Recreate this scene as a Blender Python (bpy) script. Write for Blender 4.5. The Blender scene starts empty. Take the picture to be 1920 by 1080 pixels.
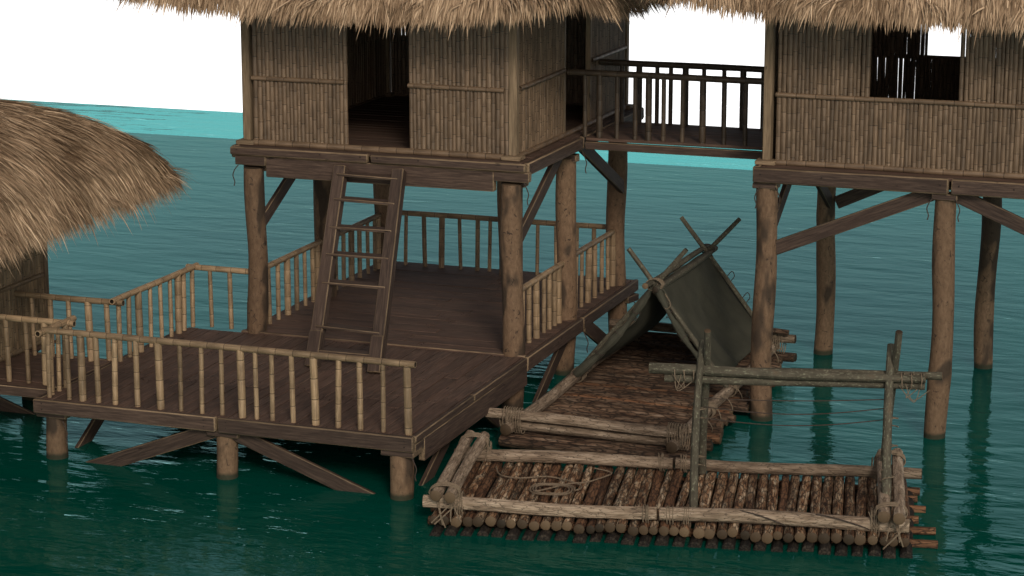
import bpy, math, random
import numpy as np
from mathutils import Vector, Matrix
R=random.Random(7)
S=bpy.context.scene
COL=S.collection
TAU=math.tau
# ------------------------------------------------------------------ materials
def mat(name,surface=True):
    m=bpy.data.materials.new(name); m.use_nodes=True
    nt=m.node_tree; nt.nodes.clear()
    out=nt.nodes.new('ShaderNodeOutputMaterial')
    return m,nt,out
class N:
    def __init__(s,nt): s.nt=nt
    def n(s,t,ins=None,**kw):
        x=s.nt.nodes.new(t)
        for k,v in kw.items(): setattr(x,k,v)
        for k,v in (ins or {}).items():
            if isinstance(v,bpy.types.NodeSocket): s.nt.links.new(v,x.inputs[k])
            else: x.inputs[k].default_value=v
        return x
    def ramp(s,fac,stops,interp='LINEAR'):
        r=s.nt.nodes.new('ShaderNodeValToRGB'); r.color_ramp.interpolation=interp
        e=r.color_ramp.elements
        while len(e)<len(stops): e.new(.5)
        for i,(p,c) in enumerate(stops):
            e[i].position=p; e[i].color=(*c,1) if len(c)==3 else c
        s.nt.links.new(fac,r.inputs[0]); return r.outputs[0]
    def mix(s,fac,a,b,mode='MIX'):
        x=s.nt.nodes.new('ShaderNodeMix'); x.data_type='RGBA'; x.blend_type=mode
        for k,v in ((0,fac),(6,a),(7,b)):
            if isinstance(v,bpy.types.NodeSocket): s.nt.links.new(v,x.inputs[k])
            else: x.inputs[k].default_value=v if k==0 else (*v,1)
        return x.outputs[2]
    def math(s,op,a,b=0.,c=0.):
        x=s.nt.nodes.new('ShaderNodeMath'); x.operation=op
        for k,v in enumerate((a,b,c)):
            if isinstance(v,bpy.types.NodeSocket): s.nt.links.new(v,x.inputs[k])
            else: x.inputs[k].default_value=v
        return x.outputs[0]
    def gc(s,scale=(1,1,1)):
        a=s.n('ShaderNodeAttribute',attribute_name='gc')
        return s.n('ShaderNodeMapping',{'Vector':a.outputs['Vector'],'Scale':scale}).outputs[0]
    def rnd(s): return s.n('ShaderNodeAttribute',attribute_name='rnd').outputs['Fac']
    def noise(s,vec,scale,detail=6,rough=.6,dist=0.):
        return s.n('ShaderNodeTexNoise',{'Vector':vec,'Scale':scale,'Detail':detail,'Roughness':rough,'Distortion':dist}).outputs['Fac']
    def bsdf(s,out,col,rough,bump=None,strength=.5,dist=.004,spec=.3):
        b=s.n('ShaderNodeBsdfPrincipled')
        for k,v in (('Base Color',col),('Roughness',rough)):
            if isinstance(v,bpy.types.NodeSocket): s.nt.links.new(v,b.inputs[k])
            else: b.inputs[k].default_value=(*v,1) if k=='Base Color' else v
        b.inputs['Specular IOR Level'].default_value=spec
        if bump is not None:
            bp=s.n('ShaderNodeBump',{'Height':bump,'Strength':strength,'Distance':dist})
            s.nt.links.new(bp.outputs[0],b.inputs['Normal'])
        s.nt.links.new(b.outputs[0],out.inputs[0]); return b
def vm(n,k): return tuple(x*k for x in n)

def wood(name,dark,light,stain=None,k=1.,rough=.75,spec=.25,var=.6):
    m,nt,out=mat(name); q=N(nt)
    g=q.noise(q.gc((1.6,26,26)),1.6,8,.65,.4)
    big=q.noise(q.gc((.8,3,3)),1.4,4,.55)
    c=q.ramp(g,[(.28,vm(dark,.55)),(.46,dark),(.66,light)])
    c=q.mix(q.ramp(big,[(.35,(0,0,0)),(.7,(1,1,1))]),c,q.mix(.5,c,stain or vm(light,.8)))
    v=q.math('MULTIPLY_ADD',q.rnd(),var,1-var/2)
    c=q.mix(1.,c,q.n('ShaderNodeCombineColor',{0:v,1:v,2:v}).outputs[0],'MULTIPLY')
    kn=q.noise(q.gc((2.2,9,9)),1.5,2,.5)
    c=q.mix(q.ramp(kn,[(.70,(0,0,0)),(.76,(1,1,1))]),c,vm(dark,.35))
    q.bsdf(out,c,rough,g,.7,.006,spec)
    return m
def bamboo(name,base,tip,k=.7):
    m,nt,out=mat(name); q=N(nt)
    a=q.n('ShaderNodeAttribute',attribute_name='gc')
    sp=q.n('ShaderNodeSeparateXYZ',{0:a.outputs['Vector']})
    fr=q.math('FRACT',sp.outputs[0])
    node=q.ramp(fr,[(0,(.24,.24,.24)),(.020,(.24,.24,.24)),(.04,(1.05,1.05,1.05)),(.14,(.90,.90,.90)),(.86,(.95,.95,.95)),(.975,(1.05,1.05,1.05)),(.992,(.45,.45,.45))])
    f=q.noise(q.gc((.5,60,60)),1.5,6,.6)
    bl=q.noise(q.gc((.6,6,6)),1.3,4,.6)
    c=q.ramp(f,[(.3,vm(base,.6)),(.5,base),(.72,tip)])
    c=q.mix(q.ramp(bl,[(.42,(0,0,0)),(.68,(.75,.75,.75))]),c,vm(base,.42))
    c=q.mix(1.,c,node,'MULTIPLY')
    v=q.math('MULTIPLY_ADD',q.rnd(),k,.97-k/2)
    c=q.mix(1.,c,q.n('ShaderNodeCombineColor',{0:v,1:v,2:v}).outputs[0],'MULTIPLY')
    q.bsdf(out,c,.55,f,.4,.002,.35)
    return m
def bark(name,stops,k=1.,crack=1.):
    m,nt,out=mat(name); q=N(nt)
    v1=q.gc((1.5,7,7))
    w=q.noise(v1,2.,5,.6)
    wv=q.n('ShaderNodeVectorMath',{0:v1,1:q.n('ShaderNodeTexNoise',{'Vector':v1,'Scale':1.6,'Detail':4.}).outputs['Color']},operation='ADD').outputs[0]
    vor=q.n('ShaderNodeTexVoronoi',{'Vector':wv,'Scale':2.6},feature='DISTANCE_TO_EDGE').outputs['Distance']
    fine=q.noise(q.gc((1.8,26,26)),1.5,6,.6,.6)
    h=q.math('ADD',q.math('MULTIPLY',w,.62),q.math('MULTIPLY',fine,.38))
    c=q.ramp(h,stops)
    cr=q.ramp(vor,[(0,(1,1,1)),(.05*crack,(.55,.55,.55)),(.14*crack,(0,0,0))])
    c=q.mix(cr,c,vm(stops[0][1],.45))
    r=q.rnd()
    v=q.math('MULTIPLY_ADD',r,.7,.65)
    c=q.mix(1.,c,q.n('ShaderNodeCombineColor',{0:v,1:v,2:v}).outputs[0],'MULTIPLY')
    hh=q.math('ADD',h,q.math('MULTIPLY',q.math('MINIMUM',vor,.15),3.))
    q.bsdf(out,c,.8,hh,.9,.012,.25)
    return m
def stiltmat():
    m,nt,out=mat('weathered_round_timber'); q=N(nt)
    f=q.noise(q.gc((4.,9,9)),2.4,9,.7)
    b=q.noise(q.gc((1.1,2.4,2.4)),1.1,2,.5,.3)
    d=q.noise(q.gc((4.,5,5)),2.2,7,.7,1.)
    c=q.ramp(f,[(.25,(.075,.047,.029)),(.5,(.125,.079,.048)),(.75,(.18,.12,.076))])
    c=q.mix(q.ramp(b,[(.52,(0,0,0)),(.61,(.85,.85,.85))]),c,(.03,.022,.016))
    c=q.mix(q.ramp(d,[(.585,(0,0,0)),(.64,(.85,.85,.85))]),c,(.022,.016,.012))
    pz=q.n('ShaderNodeSeparateXYZ',{0:q.n('ShaderNodeNewGeometry').outputs['Position']}).outputs[2]
    wl=q.math('ADD',pz,q.math('MULTIPLY',f,-.10))
    c=q.mix(q.n('ShaderNodeMapRange',{'Value':wl,'From Min':.06,'From Max':.01,'To Min':0.,'To Max':.93}).outputs[0],c,(.022,.026,.016))
    v=q.math('MULTIPLY_ADD',q.rnd(),.4,.78)
    c=q.mix(1.,c,q.n('ShaderNodeCombineColor',{0:v,1:v,2:v}).outputs[0],'MULTIPLY')
    q.bsdf(out,c,.8,f,.6,.008,.2); return m
def plain(name,col,rough=.8,var=.5,scale=8.,spec=.2):
    m,nt,out=mat(name); q=N(nt)
    co=q.n('ShaderNodeTexCoord').outputs['Object']
    f=q.noise(co,scale,6,.6)
    c=q.ramp(f,[(.3,vm(col,1-var)),(.7,vm(col,1+var*.6))])
    q.bsdf(out,c,rough,f,.3,.004,spec); return m
def canvasmat():
    m,nt,out=mat('olive_canvas'); q=N(nt)
    co=q.n('ShaderNodeTexCoord').outputs['Object']
    f=q.noise(co,3.,6,.6,.5)
    w=q.noise(q.n('ShaderNodeMapping',{'Vector':co,'Scale':(60,60,12)}).outputs[0],2.,3,.6)
    c=q.ramp(f,[(.3,(.030,.030,.022)),(.7,(.050,.049,.036))])
    c=q.mix(q.ramp(w,[(.4,(0,0,0)),(.7,(.5,.5,.5))]),c,(.062,.06,.048))
    q.bsdf(out,c,.9,w,.35,.003,.1); return m
def lichen():
    m,nt,out=mat('lichened_pole'); q=N(nt)
    f=q.noise(q.gc((6.,14,14)),3.,8,.7)
    g=q.noise(q.gc((2.,5,5)),2.,4,.6)
    c=q.ramp(g,[(.3,(.036,.032,.022)),(.6,(.07,.062,.045)),(.8,(.09,.065,.042))])
    c=q.mix(q.ramp(f,[(.54,(0,0,0)),(.64,(.7,.7,.7))]),c,(.20,.20,.14))
    q.bsdf(out,c,.85,f,.8,.006,.2); return m
def strawmat(name,stops):
    m,nt,out=mat(name); q=N(nt)
    c=q.ramp(q.rnd(),stops)
    co=q.n('ShaderNodeTexCoord').outputs['Object']
    g=q.noise(co,1.3,3,.5)
    c=q.mix(q.ramp(g,[(.4,(0,0,0)),(.7,(.45,.45,.45))]),c,q.mix(1.,c,(.55,.5,.45),'MULTIPLY'))
    b=q.bsdf(out,c,.7,None,spec=.2)
    return m
M={}
M['plank']=wood('weathered_plank',(.034,.022,.017),(.080,.054,.040),(.056,.035,.026),var=.45)
M['deck']=wood('worn_deck_plank',(.050,.032,.024),(.110,.072,.054),(.092,.050,.034),var=.32)
M['edge']=wood('worn_pale_edge',(.095,.066,.041),(.20,.145,.09))
M['post']=wood('pale_corner_timber',(.12,.085,.052),(.22,.16,.10),var=.3)
M['bam']=bamboo('old_bamboo_cane',(.138,.092,.056),(.20,.139,.088),.42)
M['bamr']=bamboo('bamboo_rail',(.25,.172,.100),(.35,.255,.160))
M['bamw']=bamboo('pale_bamboo_cane',(.175,.125,.072),(.28,.205,.125))  # paler cane tone for the low hut walls
M['bamd']=bamboo('backlit_dark_bamboo',(.055,.038,.024),(.09,.064,.042))  # bridge bamboo, backlit darkness put into its colour
M['hole']=plain('bamboo_hollow',(.02,.014,.009))
M['stilt']=stiltmat()
M['bark']=bark('flaking_bark',[(.34,(.016,.010,.007)),(.44,(.125,.060,.029)),(.51,(.21,.13,.074)),(.61,(.40,.32,.225))],crack=1.2)
M['wetbark']=bark('orange_wet_bark',[(.30,(.02,.011,.007)),(.46,(.105,.050,.025)),(.60,(.16,.085,.045)),(.72,(.20,.15,.105))])
M['barkx']=bark('brown_split_bark',[(.30,(.014,.009,.006)),(.44,(.058,.032,.019)),(.55,(.105,.068,.044)),(.70,(.16,.12,.09))],crack=1.1)
M['reflblack']=bark('black_reflection_log',[(.3,(.006,.005,.004)),(.45,(.016,.012,.009)),(.55,(.026,.020,.014)),(.7,(.04,.03,.02))])  # near-black bark colour standing for the dark reflection below the front raft
M['peel']=bark('peeled_grey_log',[(.28,(.045,.033,.024)),(.44,(.145,.105,.072)),(.57,(.26,.20,.145)),(.70,(.40,.33,.25))],crack=.3)
M['cut']=strawmat('cut_log_end',[(0,(.022,.016,.010)),(.5,(.055,.037,.022)),(1,(.115,.078,.046))])
M['rope']=plain('hemp_rope',(.15,.115,.08),.9,.4,30.)
M['drope']=plain('dark_cord',(.045,.034,.028),.9,.4,30.)
M['canvas']=canvasmat()
M['lichen']=lichen()
M['nail']=plain('rusty_nail',(.02,.014,.012),.6,.3,40.)
M['straw']=strawmat('straw_blades',[(0,(.09,.055,.03)),(.35,(.235,.160,.098)),(.7,(.39,.28,.18)),(1,(.60,.455,.31))])
M['thatch']=plain('packed_thatch',(.075,.05,.028),.95,.6,20.)

# ------------------------------------------------------------------ mesh builder
class MB:
    def __init__(s): s.v=[];s.f=[];s.m=[];s.gc=[];s.r=[]
    def add(s,vs,fs,gcs,rnd,ms):
        b=len(s.v); s.v+= [tuple(v) for v in vs]; s.gc+= [tuple(g) for g in gcs]; s.r+=[rnd]*len(vs)
        s.f+=[tuple(b+i for i in f) for f in fs]; s.m+= ms if isinstance(ms,list) else [ms]*len(fs)
    def beam(s,p0,p1,w,h,up=(0,0,1),bev=.010,m=0,edge=1,rnd=None,warp=0.):
        """board from p0 to p1, w sideways, h along up; bevelled, pale worn bevels"""
        p0=Vector(p0);p1=Vector(p1);X=(p1-p0);L=X.length;X.normalize()
        U=Vector(up);U=(U-X*U.dot(X)).normalized();V=U.cross(X)
        rnd=R.random() if rnd is None else rnd
        o=Vector((R.uniform(0,90),R.uniform(0,90),R.uniform(0,90)))
        b=min(bev,w*.3,h*.3); hx,hy,hz=L/2,w/2,h/2; c=(p0+p1)/2
        vs=[];gs=[];idx={}
        for sx in(-1,1):
            for sy in(-1,1):
                for sz in(-1,1):
                    j=[R.uniform(-.25,.25)*b+warp*R.uniform(-1,1) for _ in range(3)]
                    for a in range(3):
                        l=[sx*(hx-b),sy*(hy-b),sz*(hz-b)]
                        l[a]+=(sx,sy,sz)[a]*b
                        l=[l[i]+j[i] for i in range(3)]
                        idx[(sx,sy,sz,a)]=len(vs)
                        vs.append(c+X*l[0]+V*l[1]+U*l[2]); gs.append((l[0]+o[0],l[1]+o[1],l[2]+o[2]))
        fs=[];ms=[]
        def quad(k,mi):
            a,b_,c_,d=[vs[i] for i in k]
            n=(b_-a).cross(c_-a); ctr=sum((vs[i] for i in k),Vector())/len(k)
            if n.dot(ctr-c)<0:k=k[::-1]
            fs.append(k);ms.append(mi)
        for a in range(3):
            o1,o2=[i for i in range(3) if i!=a]
            for sg in(-1,1):
                k=[]
                for s1,s2 in((-1,-1),(1,-1),(1,1),(-1,1)):
                    t=[0,0,0];t[a]=sg;t[o1]=s1;t[o2]=s2;k.append(idx[(*t,a)])
                quad(k,edge if a==0 and edge is not None else m)
        for a in range(3):   # edges parallel to axis a
            o1,o2=[i for i in range(3) if i!=a]
            for s1 in(-1,1):
                for s2 in(-1,1):
                    t0=[0,0,0];t0[a]=-1;t0[o1]=s1;t0[o2]=s2;t1=list(t0);t1[a]=1
                    quad([idx[(*t0,o1)],idx[(*t1,o1)],idx[(*t1,o2)],idx[(*t0,o2)]],edge if edge is not None else m)
        for sx in(-1,1):
            for sy in(-1,1):
                for sz in(-1,1):
                    k=[idx[(sx,sy,sz,a)] for a in range(3)]
                    n=(vs[k[1]]-vs[k[0]]).cross(vs[k[2]]-vs[k[0]])
                    if n.dot(vs[k[0]]-c)<0:k=k[::-1]
                    fs.append(k);ms.append(edge if edge is not None else m)
        s.add(vs,fs,gs,rnd,ms)
    def tube(s,pts,rad,n=10,m=0,cap=1,gcx=None,hollow=False,rnd=None,smooth=True,ov=None):
        pts=[Vector(p) for p in pts]; k=len(pts)
        if not hasattr(rad,'__len__'): rad=[rad]*k
        rnd=R.random() if rnd is None else rnd
        o=Vector((R.uniform(0,90),R.uniform(0,90),R.uniform(0,90)))
        T=[(pts[min(i+1,k-1)]-pts[max(i-1,0)]).normalized() for i in range(k)]
        ref=Vector((0,0,1)) if abs(T[0].z)<.9 else Vector((1,0,0))
        A=(ref-T[0]*ref.dot(T[0])).normalized()
        vs=[];gs=[];d=0.
        for i in range(k):
            if i: d+=(pts[i]-pts[i-1]).length
            A=(A-T[i]*A.dot(T[i])).normalized();B=T[i].cross(A)
            gx=(gcx[i] if gcx else d+o[0])
            for j in range(n):
                a=TAU*j/n; rr=rad[i]*(ov[j] if ov else 1)
                vs.append(pts[i]+A*(rr*math.cos(a))+B*(rr*math.sin(a)))
                gs.append((gx,rad[i]*math.cos(a)+o[1],rad[i]*math.sin(a)+o[2]))
        fs=[];ms=[]
        for i in range(k-1):
            for j in range(n):
                fs.append((i*n+j,i*n+(j+1)%n,(i+1)*n+(j+1)%n,(i+1)*n+j)); ms.append(m)
        if cap is not None:
            for e,i,sg in((0,0,-1),(1,k-1,1)):
                if hollow:
                    b=len(vs)
                    for rr,dd in((.72,0.),(.70,-.06)):
                        for j in range(n):
                            vs.append(pts[i]+(vs[i*n+j]-pts[i])*rr+T[i]*sg*dd); gs.append(gs[i*n+j])
                    for j in range(n):
                        jj=(j+1)%n
                        q1=(i*n+j,i*n+jj,b+jj,b+j);q2=(b+j,b+jj,b+n+jj,b+n+j)
                        if sg<0:q1,q2=q1[::-1],q2[::-1]
                        fs+=[q1,q2];ms+=[cap,2]
                    q=tuple(b+n+j for j in range(n)); fs.append(q if sg>0 else q[::-1]);ms.append(2)
                else:
                    b=len(vs)   # slightly domed, ragged cut
                    for j in range(n):
                        vs.append(pts[i]+(vs[i*n+j]-pts[i])*.86+T[i]*sg*rad[i]*.10); gs.append(gs[i*n+j])
                    for j in range(n):
                        jj=(j+1)%n
                        q1=(i*n+j,i*n+jj,b+jj,b+j)
                        fs.append(q1 if sg>0 else q1[::-1]);ms.append(cap)
                    q=tuple(b+j for j in range(n)); fs.append(q if sg>0 else q[::-1]);ms.append(cap)
        s.add(vs,fs,gs,rnd,ms)
    def cane(s,p0,p1,r,n=8,m=0,hollow=False,gap=.24,ph=None,rnd=None):
        p0=Vector(p0);p1=Vector(p1);L=(p1-p0).length;t=(p1-p0)/L
        ph=R.random() if ph is None else ph
        ks=[ ];x=-ph*gap
        ts=[0.];g=[ph];rr=[r]
        i=math.floor(ph)+1
        j1=Vector((R.uniform(-1,1),R.uniform(-1,1),R.uniform(-1,1)))*min(r*.12,.006)
        while True:
            xn=(i-ph)*gap
            if xn>=L-.03:break
            if xn>.03:
                for dx,k in((-.013,1.025),(0.,.97),(.013,1.035)):
                    ts.append(xn+dx);g.append(i+dx/gap);rr.append(r*k)
            i+=1
        ts.append(L);g.append(ph+L/gap);rr.append(r)
        pts=[p0+t*a+j1*math.sin(a*2.1+ph*6) for a in ts]
        s.tube(pts,rr,n,m,cap=1,gcx=g,hollow=hollow,rnd=rnd)
    def log(s,p0,p1,r,n=12,m=0,taper=.93,wob=.012,seg=None,rnd=None):
        p0=Vector(p0);p1=Vector(p1);L=(p1-p0).length
        seg=seg or max(4,int(L/.28)); pa,pb=R.uniform(0,6),R.uniform(0,6)
        t=(p1-p0)/L; a=t.orthogonal().normalized();b=t.cross(a)
        pts=[];rr=[]
        for i in range(seg+1):
            u=i/seg;e=min(1,min(u,1-u)*6)
            pts.append(p0+t*(L*u)+a*(wob*math.sin(u*L*1.7+pa))+b*(wob*math.sin(u*L*1.3+pb)))
            rr.append(r*(1+(taper-1)*u)*(1+R.uniform(-.04,.04))*(.97+.03*e))
        ov=[1+R.uniform(-.05,.05) for _ in range(n)]
        s.tube(pts,rr,n,m,cap=1,rnd=rnd,ov=ov)
    def nail(s,p,nrm,r=.011):
        p=Vector(p);nrm=Vector(nrm).normalized()
        s.tube([p-nrm*.01,p+nrm*.004],r,6,2,cap=2)
    def coil(s,c,axis,u,ru,rv,turns,pitch,r=.010,m=0,skew=0.,pw=1.):
        """rope wound round a bundle"""
        c=Vector(c);ax=Vector(axis).normalized();u=Vector(u);u=(u-ax*u.dot(ax)).normalized();v=ax.cross(u)
        n=int(turns*14);pts=[]
        w=0.
        for i in range(n+1):
            a=TAU*i/14
            w=w*.8+R.uniform(-.006,.006)
            ca,sa=math.cos(a),math.sin(a)
            ex=lambda q:math.copysign(abs(q)**pw,q)
            pts.append(c+ax*((i/n-.5)*turns*pitch+w+skew*ca)+u*((ru+r+w*.3)*ex(ca))+v*((rv+r)*ex(sa)))
        s.tube(pts,r,5,m,cap=m)
    def build(s,name,mats,parent=None,smooth=True):
        o=off(parent)
        me=bpy.data.meshes.new(name)
        me.from_pydata([(v[0]-o[0],v[1]-o[1],v[2]-o[2]) for v in s.v],[],s.f)
        for x in (mats if isinstance(mats,(list,tuple)) else [mats]): me.materials.append(M[x])
        nm=len(me.materials)
        me.polygons.foreach_set('material_index',[min(i,nm-1) for i in s.m])
        a=me.attributes.new('gc','FLOAT_VECTOR','POINT'); a.data.foreach_set('vector',np.array(s.gc,dtype=np.float32).ravel())
        a=me.attributes.new('rnd','FLOAT','POINT'); a.data.foreach_set('value',np.array(s.r,dtype=np.float32))
        if smooth:
            me.polygons.foreach_set('use_smooth',[True]*len(me.polygons))
            me.set_sharp_from_angle(angle=math.radians(38))
        me.update()
        ob=bpy.data.objects.new(name,me); COL.objects.link(ob)
        if parent is not None: ob.parent=parent
        OFF[ob.name]=o
        return ob
OFF={}
def off(p): return (0,0,0) if p is None else OFF[p.name]
def tag(o,label=None,cat=None,group=None,kind=None):
    for k,v in(('label',label),('category',cat),('group',group),('kind',kind)):
        if v:o[k]=v
    return o
def thing(name,label,cat,loc,group=None):
    o=bpy.data.objects.new(name,None); COL.objects.link(o); o.location=loc; o.empty_display_size=.2
    OFF[o.name]=tuple(loc); return tag(o,label,cat,group)
def one(name,mats,parent,fn,*a,**k):
    b=MB(); getattr(b,fn)(*a,**k); return b.build(name,mats,parent)
BM=['bam','cut','hole']; RM=['bamr','bamr','hole']; WD=['plank','edge','nail']; DK=['deck','edge','nail']

# ------------------------------------------------------------------ sky, light, camera
CAM=Vector((12.0509,-29.2327,10.25)); YAW=math.radians(-19.87); PIT=math.radians(12.787); F=4444.
fwd=Vector((math.sin(YAW)*math.cos(PIT),math.cos(YAW)*math.cos(PIT),-math.sin(PIT)))
rt=Vector((math.cos(YAW),-math.sin(YAW),0)); upv=rt.cross(fwd)
cd=bpy.data.cameras.new('camera'); cam=bpy.data.objects.new('camera',cd); COL.objects.link(cam)
cam.matrix_world=Matrix(((rt.x,upv.x,-fwd.x,CAM.x),(rt.y,upv.y,-fwd.y,CAM.y),(rt.z,upv.z,-fwd.z,CAM.z),(0,0,0,1)))
cd.sensor_width=36; cd.lens=F*36/1920; cd.clip_end=3000; cd.clip_start=.5
S.camera=cam
SUNDIR=Vector((.58,-1.,.66)).normalized()
w=bpy.data.worlds.new('World'); S.world=w; w.use_nodes=True
nt=w.node_tree; nt.nodes.clear(); q=N(nt)
wo=nt.nodes.new('ShaderNodeOutputWorld')
sky=q.n('ShaderNodeTexSky',sky_type='NISHITA',sun_disc=False)
sky.sun_elevation=math.asin(SUNDIR.z); sky.sun_rotation=math.atan2(SUNDIR.x,SUNDIR.y)
sky.air_density=1.; sky.dust_density=3.; sky.ozone_density=1.
hs=q.mix(1.,q.n('ShaderNodeHueSaturation',{'Saturation':.35,'Color':sky.outputs[0]}).outputs[0],(1.07,1.0,.95),'MULTIPLY')
b1=q.n('ShaderNodeBackground',{'Color':hs,'Strength':.095})
b2=q.n('ShaderNodeBackground',{'Color':(1,1,1,1),'Strength':1.6})
z=q.n('ShaderNodeSeparateXYZ',{0:q.n('ShaderNodeTexCoord').outputs['Generated']}).outputs['Z']
fac=q.n('ShaderNodeMapRange',{'Value':z,'From Min':-.02,'From Max':.07,'To Min':1.,'To Max':0.}).outputs[0]
mx=q.n('ShaderNodeMixShader',{0:fac,1:b1.outputs[0],2:b2.outputs[0]})
nt.links.new(mx.outputs[0],wo.inputs[0])
sl=bpy.data.lights.new('sun','SUN'); sl.energy=1.75; sl.angle=math.radians(12); sl.color=(1,.88,.74)
so=bpy.data.objects.new('sun',sl); COL.objects.link(so); so.rotation_euler=SUNDIR.to_track_quat('Z','Y').to_euler(); so.location=(20,-30,40)
S.view_settings.view_transform='Standard'; S.view_settings.look='None'; S.view_settings.exposure=0.; S.view_settings.gamma=1

# ------------------------------------------------------------------ water
def water():
    m,nt,out=mat('lagoon_water'); q=N(nt)
    co=q.n('ShaderNodeTexCoord').outputs['Object']
    sp=q.n('ShaderNodeSeparateXYZ',{0:co})
    mp=lambda s:q.n('ShaderNodeMapping',{'Vector':co,'Scale':s,'Rotation':(0,0,.15)}).outputs[0]
    n1=q.noise(mp((.55,1.5,1)),1.1,3,.5,.3)
    n2=q.noise(mp((1.6,3.6,1)),1.3,4,.55,.2)
    patch=q.ramp(q.noise(mp((.12,.2,1)),1.,2,.5),[(.35,(.25,.25,.25)),(.65,(1,1,1))])
    far=q.n('ShaderNodeMapRange',{'Value':sp.outputs[1],'From Min':-2.,'From Max':12.,'To Min':1.7,'To Max':.75}).outputs[0]
    h=q.math('ADD',q.math('MULTIPLY',n1,1.),q.math('MULTIPLY',q.math('MULTIPLY',n2,.42),patch))
    bp=q.n('ShaderNodeBump',{'Height':q.math('MULTIPLY',h,far),'Strength':1.,'Distance':.034})
    c=q.ramp(q.noise(mp((.2,.4,1)),1.,3,.5),[(.3,(.000,.088,.060)),(.7,(.002,.106,.074))])
    # far rim: bright background seen through; opaque streaks at left imitate dark reflections
    strk=q.noise(mp((.35,2.6,1)),1.6,6,.65,.6)
    lft=q.n('ShaderNodeMapRange',{'Value':sp.outputs[0],'From Min':-26.,'From Max':-17.,'To Min':.57,'To Max':.30}).outputs[0]
    pat=q.n('ShaderNodeMapRange',{'Value':q.math('SUBTRACT',strk,lft),'From Min':-.015,'From Max':.015}).outputs[0]
    edge=q.math('ADD',sp.outputs[1],q.math('MULTIPLY',q.noise(mp((1.4,1.4,1)),1.5,4,.6),.5))
    band=q.n('ShaderNodeMapRange',{'Value':edge,'From Min':29.72,'From Max':29.80}).outputs[0]
    bm=q.math('MULTIPLY',band,pat)
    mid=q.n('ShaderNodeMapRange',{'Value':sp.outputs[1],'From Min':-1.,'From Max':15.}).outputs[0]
    c=q.mix(mid,c,(.006,.150,.128))  # body colour brightened with distance, imitating stronger sky reflection
    df=q.n('ShaderNodeBsdfDiffuse',{'Color':c})
    tr=q.n('ShaderNodeBsdfTransparent',{'Color':(.09,.55,.54,1)})
    far_l=q.n('ShaderNodeMapRange',{'Value':sp.outputs[1],'From Min':27.,'From Max':28.}).outputs[0]
    body=q.n('ShaderNodeMixShader',{0:q.math('MULTIPLY',.50,q.math('MAXIMUM',pat,q.math('SUBTRACT',1.,far_l))),1:df.outputs[0],2:tr.outputs[0]})
    gl=q.n('ShaderNodeBsdfGlossy',{'Color':(.50,.98,1,1),'Roughness':.035,'Normal':bp.outputs[0]})
    fr=q.n('ShaderNodeFresnel',{'IOR':1.33,'Normal':bp.outputs[0]})
    mx=q.n('ShaderNodeMixShader',{0:fr.outputs[0],1:body.outputs[0],2:gl.outputs[0]})
    nt.links.new(mx.outputs[0],out.inputs[0]); return m
M['water']=water()
M['bed']=plain('silty_seabed',(.03,.36,.25),.95,.5,.5)
def sheet(name,x0,x1,y0,y1,z,m):
    b=MB(); b.add([(x0,y0,z),(x1,y0,z),(x1,y1,z),(x0,y1,z)],[(0,1,2,3)],[(0,0,0)]*4,.5,0)
    return tag(b.build(name,m,None,False),kind='structure')
sheet('water',-70,70,-60,32.2,0,'water')
sheet('seabed',-70,70,-60,32.15,-.78,'bed')

# ------------------------------------------------------------------ shared pieces
def stilt(parent,x,y,z0,z1,r,lean=(0,0),name='stilt'):
    b=MB(); n=18; L=z1-z0; seg=int(L/.16); p1,p2,p3=[R.uniform(0,6) for _ in range(3)]
    pts=[];rr=[];kn=R.uniform(.15,.85)
    for i in range(seg+1):
        u=i/seg;z_=z0+L*u
        pts.append((x+.030*math.sin(z_*1.6+p1)*min(1,(1-u)*4)+lean[0]*(1-u),y+.03*math.sin(z_*1.3+p2)*min(1,(1-u)*4)+lean[1]*(1-u),z_))
        rr.append(r*(1.03-.05*u)*(1+.035*math.sin(z_*3.3+p3)+.05*math.exp(-((u-kn)*L/.12)**2)))
    b.tube(pts,rr,n,0,cap=1,ov=[1+.03*math.sin(TAU*j/n*2+p1) for j in range(n)])
    return b.build(name,['stilt','cut'],parent)
def cap(parent,x,y,z,s=.30,h=.17,l=.46):
    b=MB(); b.beam((x-l/2,y,z-h/2),(x+l/2,y,z-h/2),s,h,bev=.014)
    return b.build('post_cap',WD,parent)
def brace(parent,p0,p1,w=.07,h=.22,side=(0,1,0)):
    b=MB(); p0=Vector(p0);p1=Vector(p1);d=(p1-p0).normalized(); up=d.cross(Vector(side)).normalized()
    b.beam(p0,p1,w,h,up=up,bev=.012)
    return b.build('brace',WD,parent)
def wiretie(parent,x,y,z,s=1):
    b=MB(); pts=[(x,y,z),(x+.05*s,y-.03,z-.07),(x+.085*s,y-.03,z-.17),(x+.06*s,y-.02,z-.27),(x+.075*s,y-.02,z-.34)]
    b.tube(smooth(pts),.009,5,0,cap=0); return b.build('cord_tie','drope',parent)
def smooth(pts,k=5):
    P=[Vector(p) for p in pts];out=[]
    for i in range(len(P)-1):
        a,b,c,d=P[max(i-1,0)],P[i],P[i+1],P[min(i+2,len(P)-1)]
        for j in range(k):
            t=j/k
            out.append(.5*((2*b)+(c-a)*t+(2*a-5*b+4*c-d)*t*t+(3*b-a-3*c+d)*t**3))
    out.append(P[-1]);return out
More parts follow.
